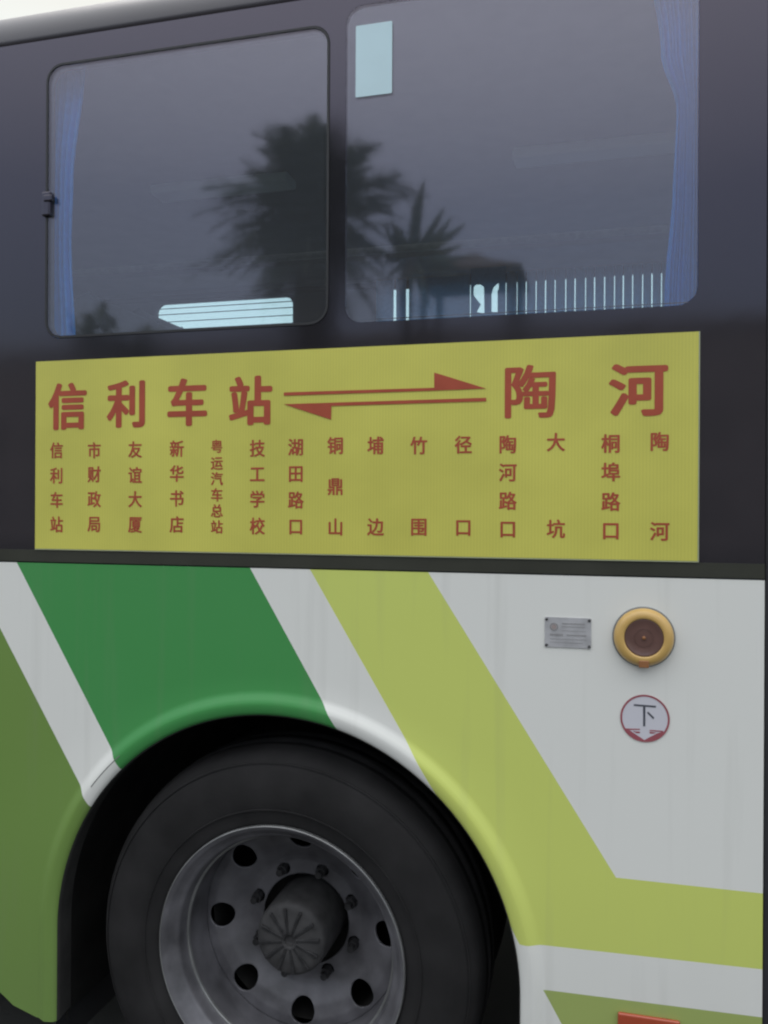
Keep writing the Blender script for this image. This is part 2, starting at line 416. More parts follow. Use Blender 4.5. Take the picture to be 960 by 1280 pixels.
# roof: curved cove up to a gently crowned roof
prof = []
R_ = 0.13
for i in range(0, 13):
    a = math.radians(78)*i/12; prof.append((R_*(1-math.cos(a)), zt+R_*math.sin(a)))
ys = [prof[-1][0]+ (Y2/2-prof[-1][0])*k/5 for k in range(1, 6)]
for y in ys: prof.append((y, prof[12][1]+0.085*(1-((Y2/2-y)/(Y2/2-prof[12][0]))**2)))
full = prof + [(Y2-y, z) for y, z in reversed(prof[:-1])]
full += [(min(max(y, 0.018), Y2-0.018), z-(0.018 if 0.02 < y < Y2-0.02 else 0)) for y, z in reversed(full)]    # inner skin
full.append(full[0])
bm = bmesh.new()
nx = 12; rows = []
for i in range(nx+1):
    x = XL+(XF-XL)*i/nx; rows.append([bm.verts.new((x, y, z)) for y, z in full[:-1]])
    rows[-1].append(rows[-1][0])
for A, B in zip(rows, rows[1:]):
    for j in range(len(full)-1): bm.faces.new((A[j], A[j+1], B[j+1], B[j]))
M_roof = mat('roof_dark_paint', (0.055, 0.050, 0.060), 0.38, spec=0.45, noise=0.12, nscale=3)
roof = bmo('roof', bm, M_roof, bus, smooth=True)

# gaskets and glass of the two panes
def pane(x0, x1, z0, z1, r, wd, parent, lab=None, fm=None):
    f = flat('window_frame', [rrect(x0+0.001, x1-0.001, z0+0.001, z1-0.001, r), rrect(x0+wd, x1-wd, z0+wd, z1-wd, max(r-wd, 0.01))], -0.0015, 0.028, fm or M_rub, parent)
    g = flat('pane', [rrect(x0+wd+0.0005, x1-wd-0.0005, z0+wd+0.0005, z1-wd-0.0005, max(r-wd, 0.01))], 0.0005, 0.0055, M_glass, f)
    if lab: f['label'] = lab
    return f
fL = pane(WL, MX0, WB, WT, 0.045, 0.0065, bus, 'sliding left window with rounded corners')
fR = flat('window_glass', [rrect(MX1+0.0006, WR-0.0006, WB+0.0006, WT+0.0294, 0.0395)], 0.0002, 0.0050, M_glass, bus)
fR['label'] = 'fixed right pane bonded over the black side'
pane(WL-1.72, WL-0.22, WB, WT, 0.045, 0.008, bus)
# deep inner sill below the right pane (its lower glass edge is painted black)
flat('ceramic_edge', [[(MX1+0.010, WB+0.008), (WR-0.008, WB+0.008), (WR-0.008, RB), (MX1+0.010, RB)]], 0.0055, 0.0070, M_rub, fR)
# latch on the left edge of the sliding pane
x, z = XZ(60, 256)
l_ = boxo('latch', x-0.012, x+0.012, -0.010, 0.004, z-0.030, z+0.030, M_black, fL, 0.004)
boxo('latch_button', x-0.004, x+0.020, -0.014, -0.004, z+0.004, z+0.020, M_black, fL, 0.003)

# sticker on the glass of the right pane
q = [XZ(445, 32), XZ(490.5, 27), XZ(490.5, 116.5), XZ(446, 122)]
flat('sticker', [rrect(q[0][0], q[1][0], (q[3][1]+q[2][1])/2, (q[0][1]+q[1][1])/2, 0.003)], -0.0010, -0.0003, M_paper, fR)['label'] = 'pale blank rectangular sticker at the top of the glass'

# strip below the route board, coloured as the ground's reflection in the black band
SB = (XZ(44, 685)[1]+XZ(871, 702)[1])/2
M_belt = mat('belt_reflected_ground', (0.040, 0.041, 0.031), 0.4, spec=0.4, noise=0.2, nscale=5)
boxo('belt_reflection_strip', XL, XR, -0.0012, -0.0002, ZB+0.003, SB-0.003, M_belt, bus)

# seam and door to the right of the panel
boxo('door_seal', XR+0.001, XR+0.022, 0.004, 0.05, ZS, zt, M_rub, bus, 0.003)
dx0, dx1 = XR+0.024, XR+1.15
d = flat('door', [rect(dx0, dx1, ZS, zt), rrect(dx0+0.07, (dx0+dx1)/2-0.03, 0.55, 2.35, 0.05), rrect((dx0+dx1)/2+0.03, dx1-0.07, 0.55, 2.35, 0.05)], 0.012, 0.045, M_black, bus)
flat('pane', [rrect(dx0+0.06, (dx0+dx1)/2-0.02, 0.54, 2.36, 0.05)], 0.024, 0.030, M_glass, d)
flat('pane', [rrect((dx0+dx1)/2+0.02, dx1-0.06, 0.54, 2.36, 0.05)], 0.024, 0.030, M_glass, d)
boxo('side_panel', dx1+0.004, XF, 0.0, 0.03, ZS, ZB, M_whitepaint, bus)['label'] = 'plain white body side ahead of the door'
f_ = flat('window_band', [rect(dx1+0.004, XF, ZB+0.004, zt), rrect(dx1+0.15, XF-0.4, WB, WT, 0.045)], 0.0, 0.035, M_black, bus)
pane(dx1+0.15, XF-0.4, WB, WT, 0.045, 0.008, bus)

# far side, ends, floor
def farx(px, y=Y2-0.03): return P(px, 385, y).x
OT = (P(200, 378, Y2-0.03).z+P(362, 372, Y2-0.03).z)/2
o1 = (farx(195), farx(366)); o2 = (farx(470), farx(838))
fs = flat('far_side_wall', [rect(XL, XF, ZS, zt), rrect(o1[0], o1[1], 1.75, OT, 0.05), rrect(o2[0], o2[1], 1.75, OT+0.02, 0.04), rrect(o2[1]+0.15, o2[1]+1.4, 1.75, OT, 0.05)], Y2-0.03, Y2, M_int, bus)
for a, b_, tz in ((o1[0], o1[1], OT), (o2[0], o2[1], OT+0.02), (o2[1]+0.15, o2[1]+1.4, OT)):
    g = flat('far_pane', [rrect(a-0.01, b_+0.01, 1.74, tz+0.01, 0.05)], Y2-0.020, Y2-0.015, M_glass, bus)
    if tz == OT and a == o1[0]:
        for k, py in enumerate((380, 387.5, 397, 407)):
            z = P(300, py, Y2-0.03).z
            flat('heating_wire', [rect(a, b_, z-0.0022, z+0.0022)], Y2-0.0225, Y2-0.0205, M_rub, g)
FZ = 1.13
boxo('floor_panel', XL+0.06, XF-0.06, 0.05, Y2-0.05, FZ-0.08, FZ, M_int, bus)
boxo('rear_wall', XL, XL+0.05, 0.04, Y2-0.035, 0.55, zt, M_whitepaint, bus)
boxo('front_wall', XF-0.05, XF, 0.04, Y2-0.035, ZS, zt, M_whitepaint, bus)
# ceiling with air ducts along both sides
boxo('ceiling_lining', XL+0.06, XF-0.06, 0.10, Y2-0.10, zt+0.06, zt+0.08, M_ceil, bus)
boxo('air_duct', XL+0.06, XF-0.06, Y2-0.42, Y2-0.04, OT+0.07, zt+0.05, M_ceil, bus, 0.03)
for k in range(9):
    x = XL+0.5+k*0.75
    boxo('air_vent', x, x+0.34, Y2-0.47, Y2-0.425, OT+0.12, OT+0.15, M_int, bus, 0.004)
bm = bmesh.new(); bmesh.ops.create_cone(bm, cap_ends=True, segments=16, radius1=0.016, radius2=0.016, depth=XF-XL-0.4)
bmesh.ops.rotate(bm, matrix=Matrix.Rotation(PI/2, 3, 'Y'), verts=bm.verts); bmesh.ops.translate(bm, vec=((XL+XF)/2, 1.65, 2.62), verts=bm.verts)
bmo('handrail', bm, M_plate, bus, smooth=True)

for k in range(5):
    x = P(200, 205, 1.1).x+(k-1)*1.35
    boxo('ceiling_lamp', x, x+0.55, 1.02, 1.12, zt+0.022, zt+0.058, M_lampcover, bus, 0.01)
# seats: the ones near the windows just show above the sill
def seat(x, y, top):
    """side profile of a reclined coach seat, extruded to its width"""
    h = top-FZ
    pr = [(x+0.02, FZ+0.36), (x+0.44, FZ+0.38), (x+0.46, FZ+0.44), (x+0.42, FZ+0.49), (x+0.06, FZ+0.47)]
    front = [(0.02, 0.50), (0.0, 0.62), (-0.03, 0.74), (-0.07, 0.84), (-0.105, 0.92), (-0.14, 0.975), (-0.18, 1.0), (-0.225, 0.985), (-0.25, 0.94), (-0.24, 0.86), (-0.19, 0.72), (-0.13, 0.55), (-0.08, 0.42), (-0.02, 0.37)]
    pr += [(x+a, FZ+0.40+(b-0.40)*(h-0.40)/0.60) for a, b in front]
    o = flat('seat', [pr], y, y+0.44, M_seat, bus)
    b = o.modifiers.new('b', 'BEVEL'); b.width = 0.03; b.segments = 3; b.limit_method = 'ANGLE'
    boxo('seat_pedestal', x+0.12, x+0.20, y+0.15, y+0.28, FZ, FZ+0.37, M_int, bus, 0.01)
    return o
sx0 = P(150, 400, 0.5).x
for k in range(-2, 3):
    if k >= 1: continue
    seat(sx0+k*0.78, 0.14, 2.00 if k != 0 else P(150, 362, 0.35).z); seat(sx0+k*0.78, 0.60, 2.00 if k != 0 else P(150, 362, 0.6).z)
xs_ = P(212, 400, 1.9).x
seat(xs_, 1.45, P(200, 392, 1.6).z); seat(xs_, 1.92, P(200, 388, 2.0).z)
seat(xs_+1.7, 1.45, 1.97); seat(xs_+1.7, 1.92, 1.97)

# ------------------------------------------------------------------ route board with its writing
sx0_, sx1_ = (XZ(47, 453)[0]+XZ(44, 684)[0])/2, (XZ(874, 414)[0]+XZ(871, 702)[0])/2
st_ = (XZ(47, 453)[1]+XZ(874, 414)[1])/2
board = flat('route_board', [rect(sx0_, sx1_, SB, st_)], -0.0035, -0.0005, M_sign, bus)
board['label'] = 'yellow route board with red Chinese stop names'
# thin pale edge of the acrylic at the right and along the bottom
M_edge = mat('acrylic_edge', (0.42, 0.45, 0.30), 0.3)
flat('board_edge', [rect(sx1_+0.0004, sx1_+0.0024, SB-0.0022, st_)], -0.0042, -0.0008, M_edge, board)
flat('board_edge', [rect(sx0_, sx1_, SB-0.0024, SB-0.0006)], -0.0042, -0.0008, M_edge, board)

def glyph(ch, cx, cz, w_, h_, off, y=-0.0041):
    """a printed character: the font's outline, made bold by laying shifted copies a hair apart in depth"""
    cu = bpy.data.curves.new('t', 'FONT'); cu.body = ch; cu.size = 1.0; cu.resolution_u = 3; cu.extrude = 0.0
    o = bpy.data.objects.new('t', cu); C.objects.link(o); bpy.context.view_layer.update()
    me = bpy.data.meshes.new_from_object(o.evaluated_get(bpy.context.evaluated_depsgraph_get()))
    bpy.data.objects.remove(o); bpy.data.curves.remove(cu)
    bm = bmesh.new()
    n = 8
    for k in range(n+1):
        dx, dz = (off*math.cos(2*PI*k/n), off*0.6*math.sin(2*PI*k/n)) if k < n else (0, 0)
        m2 = me.copy()
        # the glyph's em box (1 wide, centre at 0.5, 0.38) goes to the given box
        m2.transform(Matrix(((w_, 0, 0, cx-(0.5-dx)*w_), (0, 0, -1, y-0.000015*k), (0, h_, 0, cz-(0.38-dz)*h_), (0, 0, 0, 1))))
        bm.from_mesh(m2); bpy.data.meshes.remove(m2)
    bpy.data.meshes.remove(me)
    me = bpy.data.meshes.new('character'); bm.to_mesh(me); bm.free()
    return me
BIG = [('信', 86, 508, 49, 61), ('利', 160, 505, 50, 62), ('车', 235, 503, 52, 62), ('站', 314, 501, 55, 64), ('陶', 663, 489.5, 70, 70), ('河', 798, 487, 74, 70)]
for ch, px, py, pw, ph in BIG:
    x0, _ = XZ(px-pw/2, py); x1, _ = XZ(px+pw/2, py); _, z0 = XZ(px, py+ph/2); _, z1 = XZ(px, py-ph/2)
    link('character', glyph(ch, (x0+x1)/2, (z0+z1)/2, x1-x0, z1-z0, 0.036 if ch != '陶' else 0.026), M_red, board)['label'] = 'large red character '+ch
COLS = [(72, '信利车站', (563, 594.5, 625, 655.5)), (119, '市财政局', (563, 593, 624, 655)), (170, '友谊大厦', (562, 594, 624, 655.5)),
        (222, '新华书店', (561, 592, 623, 655.5)), (272, '粤运汽车总站', (558, 579, 598.5, 618.5, 638.5, 658.5)), (322.5, '技工学校', (560.5, 592.5, 624, 657.5)),
        (370.5, '湖田路口', (559, 592, 625, 658)), (420, '铜鼎山', (557, 608, 658.5)), (470, '埔边', (557, 658.5)), (524, '竹围', (557, 658.5)),
        (579.5, '径口', (556, 659)), (635, '陶河路口', (555.5, 590.5, 626, 661)), (695, '大坑', (552.8, 661)), (763.5, '桐埠路口', (554.5, 590, 627, 663)),
        (824.5, '陶河', (552, 664))]
for px, txt, pys in COLS:
    k = (px-72)/752.0
    pw, ph = 16.5+k*8.5, 21+k*4.0
    if len(txt) == 6: pw, ph = 15.5, 17.5
    for ch, py in zip(txt, pys):
        x0, _ = XZ(px-pw/2, py); x1, _ = XZ(px+pw/2, py); _, z0 = XZ(px, py+ph/2); _, z1 = XZ(px, py-ph/2)
        link('character', glyph(ch, (x0+x1)/2, (z0+z1)/2, x1-x0, z1-z0, 0.026 if ch != '粤' else 0.015), M_red, board)['label'] = 'small red character '+ch
def pixpoly(name, pts, y0, y1, m, parent): return flat(name, [[XZ(*p) for p in pts]], y0, y1, m, parent)
pixpoly('arrow', [(355.7, 490.8), (543.3, 485), (543.3, 466), (608, 486), (543, 488.6), (355.7, 495)], -0.0047, -0.0041, M_red, board)['label'] = 'red half arrow pointing right'
pixpoly('arrow', [(355.7, 505.5), (608, 497.5), (608, 501.9), (415, 507.8), (414.6, 524.8)], -0.0047, -0.0041, M_red, board)['label'] = 'red half arrow pointing left'

# ------------------------------------------------------------------ amber lamp, data plate, exit sticker, reflector
x0, x1 = XZ(765, 796)[0], XZ(844.5, 796)[0]; z0, z1 = XZ(804, 832.5)[1], XZ(804, 759)[1]
lx, lz, lr = (x0+x1)/2, (z0+z1)/2, ((x1-x0)+(z1-z0))/4
bm = lathe([(lr, 0.002), (lr+0.0005, -0.004), (lr-0.002, -0.007), (0.0001, -0.007)], lx, lz, 72)
lamp = bmo('side_lamp', bm, M_seal, bus, smooth=False); lamp['label'] = 'round amber lamp with dark brown centre'
bm = lathe(smooth_prof([(lr-0.0025, -0.0065), (lr-0.003, -0.012), (lr-0.008, -0.0195), (lr-0.014, -0.0225), (lr*0.68, -0.0228), (lr*0.635, -0.0215), (lr*0.625, -0.0195)], 4), lx, lz, 72)
bmo('lamp_ring', bm, M_amber, lamp, smooth=True)
bm = lathe([(lr*0.628, -0.0190), (lr*0.60, -0.0205), (lr*0.57, -0.0195), (lr*0.3, -0.0190), (0.0001, -0.0195)], lx, lz, 64)
bmo('lamp_lens', bm, M_brown, lamp, smooth=True)
bm = lathe([(0.0036, -0.019), (0.0034, -0.0225), (0.002, -0.0235), (0.0001, -0.0235)], lx, lz, 20)
bmo('lamp_screw', bm, M_orange, lamp, smooth=True)
bm = lathe([(lr*0.30, -0.0188), (lr*0.30, -0.0200), (lr*0.285, -0.0200), (lr*0.285, -0.0188)], lx, lz, 40)
bmo('lens_rib', bm, M_brown, lamp)
boxo('drain_tab', lx-0.010, lx+0.010, -0.024, -0.010, lz-lr+0.001, lz-lr+0.016, M_orange, lamp, 0.002)

x0, x1 = XZ(681, 790)[0], XZ(739, 790)[0]; z0, z1 = XZ(710, 809.5)[1], XZ(710, 772)[1]
plate = flat('data_plate', [rrect(x0, x1, z0, z1, 0.002)], -0.0022, -0.0004, M_plate, bus); plate['label'] = 'small aluminium data plate with four screws'
W_, H_ = x1-x0, z1-z0
for u, v in ((0.04, 0.07), (0.96, 0.07), (0.04, 0.93), (0.96, 0.93)):
    cx, cz = x0+u*W_, z0+v*H_
    bm = lathe([(0.0030, -0.002), (0.0028, -0.0042), (0.0015, -0.005), (0.0001, -0.005)], cx, cz, 16); bmo('screw', bm, M_screw, plate, smooth=True)
flat('emblem', [circ(x0+0.2*W_, z0+0.68*H_, 0.0085), circ(x0+0.2*W_, z0+0.68*H_, 0.0062)], -0.0029, -0.0023, M_grey, plate)
flat('emblem', [circ(x0+0.2*W_, z0+0.68*H_, 0.0052)], -0.0028, -0.0023, mat('emblem_print', (0.34, 0.28, 0.27), 0.6), plate)
bm = bmesh.new()
rr = random.Random(3)
def marks(u0, u1, v, h):
    u = u0
    while u < u1:
        w2 = rr.uniform(0.010, 0.022)
        box(bm, x0+u*W_, x0+min(u+w2, u1)*W_, -0.0027, -0.0023, z0+(v-h/2)*H_, z0+(v+h/2)*H_*1.0); u += w2+0.012
for u0, u1, v, h in ((0.38, 0.86, 0.80, 0.045), (0.38, 0.86, 0.70, 0.03), (0.12, 0.40, 0.42, 0.07), (0.48, 0.90, 0.42, 0.05), (0.38, 0.90, 0.56, 0.018), (0.12, 0.90, 0.28, 0.018), (0.12, 0.82, 0.17, 0.018)): marks(u0, u1, v, h)
pm = bmo('plate_lettering', bm, M_grey, plate); pm['kind'] = 'stuff'

x0, x1 = XZ(775, 898)[0], XZ(837.5, 898)[0]; z0, z1 = XZ(806, 927)[1], XZ(806, 868.5)[1]
ex, ez = (x0+x1)/2, (z0+z1)/2; er = (x1-x0+z1-z0)/4
st = flat('exit_sticker', [circ(ex, ez, er-0.001)], -0.0012, -0.0004, M_white_st, bus); st['label'] = 'round sticker with 下 over a red bordered down arrow'
flat('border_ring', [circ(ex, ez, er), circ(ex, ez, er-0.0038)], -0.0018, -0.0013, M_pink, st)
S_ = 960/90.0
def sk(a, b): return XZ(760+a/S_, 860+b/S_)
flat('character', [[sk(345, 212), sk(640, 235), sk(638, 258), sk(498, 247), sk(496, 508), sk(468, 508), sk(468, 245), sk(343, 234)]], -0.0018, -0.0013, M_ink, st)['label'] = 'black character 下'
flat('character_dot', [[sk(535, 312), sk(617, 392), sk(602, 412), sk(520, 330)]], -0.0018, -0.0013, M_ink, st)
def arcpts(a0, a1, n=14):
    return [(ex+(er-0.003)*math.cos(math.radians(a0+(a1-a0)*i/n)), ez+(er-0.003)*math.sin(math.radians(a0+(a1-a0)*i/n))) for i in range(n+1)]
flat('arrow_field', [arcpts(214, 268)+[sk(482, 690), sk(330, 590), sk(290, 560)]], -0.0017, -0.0013, M_pink, st)
flat('arrow_field', [arcpts(272, 322)+[sk(740, 575), sk(660, 600), sk(486, 690)]], -0.0017, -0.0013, M_pink, st)
for pts in ([(232, 536), (425, 542), (425, 556), (245, 556)], [(330, 572), (425, 580), (425, 600), (380, 600)], [(555, 556), (735, 568), (730, 584), (555, 572)], [(555, 582), (650, 592), (600, 606), (555, 604)]):
    flat('arrow_line', [[sk(*p) for p in pts]], -0.0017, -0.0013, M_pink, st)

x0, x1 = XZ(772, 1272)[0], XZ(850, 1272)[0]; z1 = XZ(800, 1267)[1]
boxo('side_reflector', x0, x1, -0.010, -0.0005, z1-0.045, z1, M_redlens, bus, 0.004)

# ------------------------------------------------------------------ rear wheel
wheel = bpy.data.objects.new('rear_wheel', None); C.objects.link(wheel); wheel.parent = bus
WX, WZ = CX+0.004, CZ-0.002
k_ = 1.0
def wl(name, prof, m, n=160, smooth=True):
    o = bmo(name, lathe(prof, WX, WZ, n), m, wheel, smooth=smooth); return o
tp = smooth_prof([(0.292, 0.050), (0.305, 0.032), (0.325, 0.026), (0.36, 0.018), (0.40, 0.016), (0.435, 0.024), (0.458, 0.040), (0.470, 0.060), (0.476, 0.085)], 4)
tp += [(0.480, 0.10), (0.472, 0.104), (0.472, 0.112), (0.482, 0.115), (0.483, 0.155), (0.474, 0.158), (0.474, 0.166), (0.483, 0.169), (0.482, 0.21), (0.470, 0.25), (0.40, 0.27), (0.30, 0.24)]
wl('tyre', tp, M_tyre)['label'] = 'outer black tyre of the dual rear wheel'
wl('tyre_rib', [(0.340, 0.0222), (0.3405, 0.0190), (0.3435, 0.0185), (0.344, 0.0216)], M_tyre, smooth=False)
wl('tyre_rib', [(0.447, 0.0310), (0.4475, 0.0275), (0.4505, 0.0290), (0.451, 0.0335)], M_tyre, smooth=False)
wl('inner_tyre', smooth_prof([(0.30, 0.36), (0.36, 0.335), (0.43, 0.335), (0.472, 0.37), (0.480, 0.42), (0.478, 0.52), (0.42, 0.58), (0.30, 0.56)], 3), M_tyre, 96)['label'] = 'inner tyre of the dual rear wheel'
RL = 0.1659*D*1.012
rim = wl('rim', smooth_prof([(RL-0.0015, 0.024), (RL-0.010, 0.030), (RL-0.017, 0.040), (RL-0.024, 0.048), (RL-0.030, 0.053), (RL-0.034, 0.060), (RL-0.037, 0.080), (RL-0.041, 0.092), (RL-0.042, 0.098), (RL-0.042, 0.130), (RL-0.041, 0.165), (RL-0.044, 0.196)], 4), M_rim)
rim.parent = wheel
wl('rim_edge', smooth_prof([(RL+0.002, 0.034), (RL+0.002, 0.025), (RL+0.0005, 0.0225), (RL-0.0012, 0.0228), (RL-0.0018, 0.026)], 3), M_lip)
wl('rim_step', [(RL-0.038, 0.0860), (RL-0.0420, 0.0850), (RL-0.0440, 0.0880), (RL-0.0440, 0.094)], M_lip)
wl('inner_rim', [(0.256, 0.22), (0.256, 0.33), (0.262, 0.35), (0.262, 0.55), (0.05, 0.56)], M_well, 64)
# ventilated disc with eight round hand holes
def disc():
    ro, ri = RL-0.043, 0.114
    def yy(r):
        pts = [(0.098, 0.222), (0.150, 0.222), (0.163, 0.218), (0.182, 0.208), (0.205, 0.196), (0.235, 0.188), (0.262, 0.190)]
        for (a, ya), (b, yb) in zip(pts, pts[1:]):
            if a <= r <= b:
                t = (r-a)/(b-a); return ya+(yb-ya)*t
        return pts[-1][1]
    nr, na = 36, 288; hr = 0.031; hR = 0.219; ph = math.radians(136)
    hs = [(hR*math.cos(ph+k*PI/4), hR*math.sin(ph+k*PI/4)) for k in range(8)]
    bm = bmesh.new(); g = []
    ins = {}
    for i in range(na):
        a = 2*PI*i/na; row = []
        for j in range(nr+1):
            r = ri+(ro-ri)*j/nr; x, z = r*math.cos(a), r*math.sin(a)
            v = bm.verts.new((x, 0, z)); row.append(v)
            for h in hs:
                dd = math.hypot(x-h[0], z-h[1])
                if dd < hr: ins[v] = h
        g.append(row)
    for i in range(na):
        for j in range(nr):
            q = (g[i][j], g[i][j+1], g[(i+1) % na][j+1], g[(i+1) % na][j])
            if all(v in ins for v in q): continue
            bm.faces.new(q)
    for v, h in ins.items():
        if v.link_faces:
            dx, dz = v.co.x-h[0], v.co.z-h[1]; L = math.hypot(dx, dz) or 1; v.co.x = h[0]+dx/L*hr; v.co.z = h[1]+dz/L*hr
    for v in list(bm.verts):
        if not v.link_faces: bm.verts.remove(v)
    for v in bm.verts:
        v.co.y = yy(math.hypot(v.co.x, v.co.z)); v.co.x += WX; v.co.z += WZ
    o = bmo('wheel_disc', bm, M_rim, wheel, smooth=True)
    s = o.modifiers.new('thick', 'SOLIDIFY'); s.thickness = 0.006; s.offset = 0
    return o
disc()
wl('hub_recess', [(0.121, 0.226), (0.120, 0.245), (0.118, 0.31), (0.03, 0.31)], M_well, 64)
# protruding axle hub with radial ribs
hub = wl('hub', smooth_prof([(0.092, 0.30), (0.091, 0.17), (0.089, 0.125), (0.084, 0.110), (0.070, 0.104), (0.040, 0.100), (0.018, 0.100), (0.014, 0.104), (0.012, 0.112), (0.0001, 0.112)], 3), M_hub, 72)
for k in range(12):
    a = 2*PI*k/12+0.15; bm = bmesh.new()
    vs = box(bm, 0.018, 0.078, -0.0025, 0.0035, -0.0035, 0.0035, 0.0012)
    bmesh.ops.rotate(bm, matrix=Matrix.Rotation(-a, 3, 'Y'), verts=bm.verts); bmesh.ops.translate(bm, vec=(WX, 0.1005, WZ), verts=bm.verts)
    bmo('hub_rib', bm, M_nut, wheel)
def nut_mesh():
    bm = bmesh.new()
    bmesh.ops.create_cone(bm, cap_ends=True, segments=6, radius1=0.0145, radius2=0.0135, depth=0.022)
    r = bmesh.ops.create_cone(bm, cap_ends=True, segments=16, radius1=0.017, radius2=0.017, depth=0.004); bmesh.ops.translate(bm, vec=(0, 0, -0.011), verts=r['verts'])
    r = bmesh.ops.create_cone(bm, cap_ends=True, segments=14, radius1=0.0095, radius2=0.0085, depth=0.036); bmesh.ops.translate(bm, vec=(0, 0, 0.009), verts=r['verts'])
    bmesh.ops.rotate(bm, matrix=Matrix.Rotation(PI/2, 3, 'X'), verts=bm.verts)
    bmesh.ops.recalc_face_normals(bm, faces=bm.faces)
    me = bpy.data.meshes.new('lug_nut'); bm.to_mesh(me); bm.free(); me.materials.append(M_nut); return me
nm = nut_mesh()
for k in range(8):
    a = math.radians(116)+k*PI/4
    o = bpy.data.objects.new('lug_nut', nm); C.objects.link(o); o.parent = wheel
    o.location = (WX+0.136*math.cos(a), 0.210, WZ+0.136*math.sin(a)); o.rotation_euler = (0, 0.4*k, 0)
bm = bmesh.new(); bmesh.ops.create_cone(bm, cap_ends=True, segments=24, radius1=0.07, radius2=0.07, depth=1.7)
bmesh.ops.rotate(bm, matrix=Matrix.Rotation(PI/2, 3, 'X'), verts=bm.verts); bmesh.ops.translate(bm, vec=(WX, 1.22, WZ), verts=bm.verts)
bmo('axle', bm, M_hub, bus, smooth=True)
boxo('underbody', XL+0.1, CX-RA-0.05, 0.06, Y2-0.06, 0.50, FZ-0.085, M_well, bus)
boxo('underbody', CX+RA+0.04, XF-0.1, 0.06, Y2-0.06, 0.34, FZ-0.085, M_well, bus)
boxo('mudflap', CX-RA-0.060, CX-RA-0.048, 0.06, 0.62, 0.12, FZ-0.1, M_rub, bus, 0.003)

# ------------------------------------------------------------------ curtains
def curtain(edges, y, pleats, amp, mt, name='curtain'):
    """edges: (z, xleft, xright) from top down; a pleated sheet gathered between them"""
    bm = bmesh.new(); nu = pleats*8; nv = 40; rows = []
    zs = [e[0] for e in edges]
    for j in range(nv+1):
        z = zs[0]+(zs[-1]-zs[0])*j/nv
        for (a, b) in zip(edges, edges[1:]):
            if b[0] <= z <= a[0]+1e-9:
                t = (a[0]-z)/(a[0]-b[0]); t = t*t*(3-2*t)
                xl, xr = a[1]+(b[1]-a[1])*t, a[2]+(b[2]-a[2])*t
        row = []
        for i in range(nu+1):
            u = i/nu; uu = u+0.02*math.sin(u*17+j*0.05)
            row.append(bm.verts.new((xl+(xr-xl)*u, y+amp*math.sin(uu*pleats*2*PI+0.4*math.sin(j*0.13)), z)))
        rows.append(row)
    for A, B in zip(rows, rows[1:]):
        for i in range(nu): bm.faces.new((A[i], A[i+1], B[i+1], B[i]))
    o = bmo(name, bm, mt, None, smooth=True)
    s = o.modifiers.new('thick', 'SOLIDIFY'); s.thickness = 0.0015
    return o
yc = 0.075
e = [(zt+0.02, P(812, -20, yc).x, P(873, -20, yc).x), (P(850, 60, yc).z, P(827, 60, yc).x, P(872, 60, yc).x), (P(850, 135, yc).z, P(846, 135, yc).x, P(871, 135, yc).x),
     (P(850, 230, yc).z, P(842, 230, yc).x, P(871, 230, yc).x), (P(850, 370, yc).z, P(832, 370, yc).x, P(870, 370, yc).x), (WB-0.08, P(828, 420, yc).x, P(870, 420, yc).x)]
c = curtain(e, yc, 9, 0.010, M_curt); tag(c, 'tied blue pleated curtain at the right edge of the right window', 'curtain', 'curtains inside the bus')
tx, tz = P(861, 138, yc-0.012).x, P(861, 138, yc).z
e = [(WT+0.03, P(62, 60, yc).x, P(108, 60, yc).x), (P(70, 230, yc).z, P(60, 230, yc).x, P(92, 230, yc).x), (P(70, 300, yc).z, P(58, 300, yc).x, P(90, 300, yc).x), (WB-0.08, P(56, 430, yc).x, P(97, 430, yc).x)]
c = curtain(e, yc, 5, 0.008, M_curt); tag(c, 'narrow blue curtain gathered at the left edge of the left window', 'curtain', 'curtains inside the bus')
# drawn curtain over the far window: hanging folds with slivers of daylight between them
far = empty('curtain', (farx(700), Y2-0.08, 1.6), 'drawn blue curtain across the far window, daylight showing between its folds', 'curtain', 'curtains inside the bus')
lines = [633, 646, 658, 670, 682, 694, 707, 719, 732, 743, 756, 768, 779, 791, 803, 815, 827, 840]
yk = Y2-0.10
def strip(pa, pb, gap, zb_=1.62, ztop=None, dy=0.0):
    xa, xb = P(pa, 365, yk+dy).x+gap/2, P(pb, 365, yk+dy).x-gap/2
    ztop = ztop or OT+0.03
    bm = bmesh.new(); rows = []
    for j in range(2):
        z = (ztop, zb_)[j]
        rows.append([bm.verts.new((xa+(xb-xa)*i/6-far.location.x, yk+dy+0.010*math.sin(PI*i/6)-far.location.y, z-far.location.z)) for i in range(7)])
    for i in range(6): bm.faces.new((rows[0][i], rows[0][i+1], rows[1][i+1], rows[1][i]))
    o = bmo('fold', bm, M_curt2, far, smooth=True); s = o.modifiers.new('thick', 'SOLIDIFY'); s.thickness = 0.002
for i, (a, b_) in enumerate(zip(lines, lines[1:])): strip(a, b_, 0.0 if i == 0 else (0.0048+0.0020*math.sin(i*2.3)), dy=0.001*(i % 2))
for a, b_ in ((470, 492.5), (495, 508), (511, 588)): strip(a, b_, 0.003)
def far_poly(pts):
    o = []
    for px, py in pts: p = P(px, py, yk); o.append((p.x-far.location.x, p.z-far.location.z))
    return o
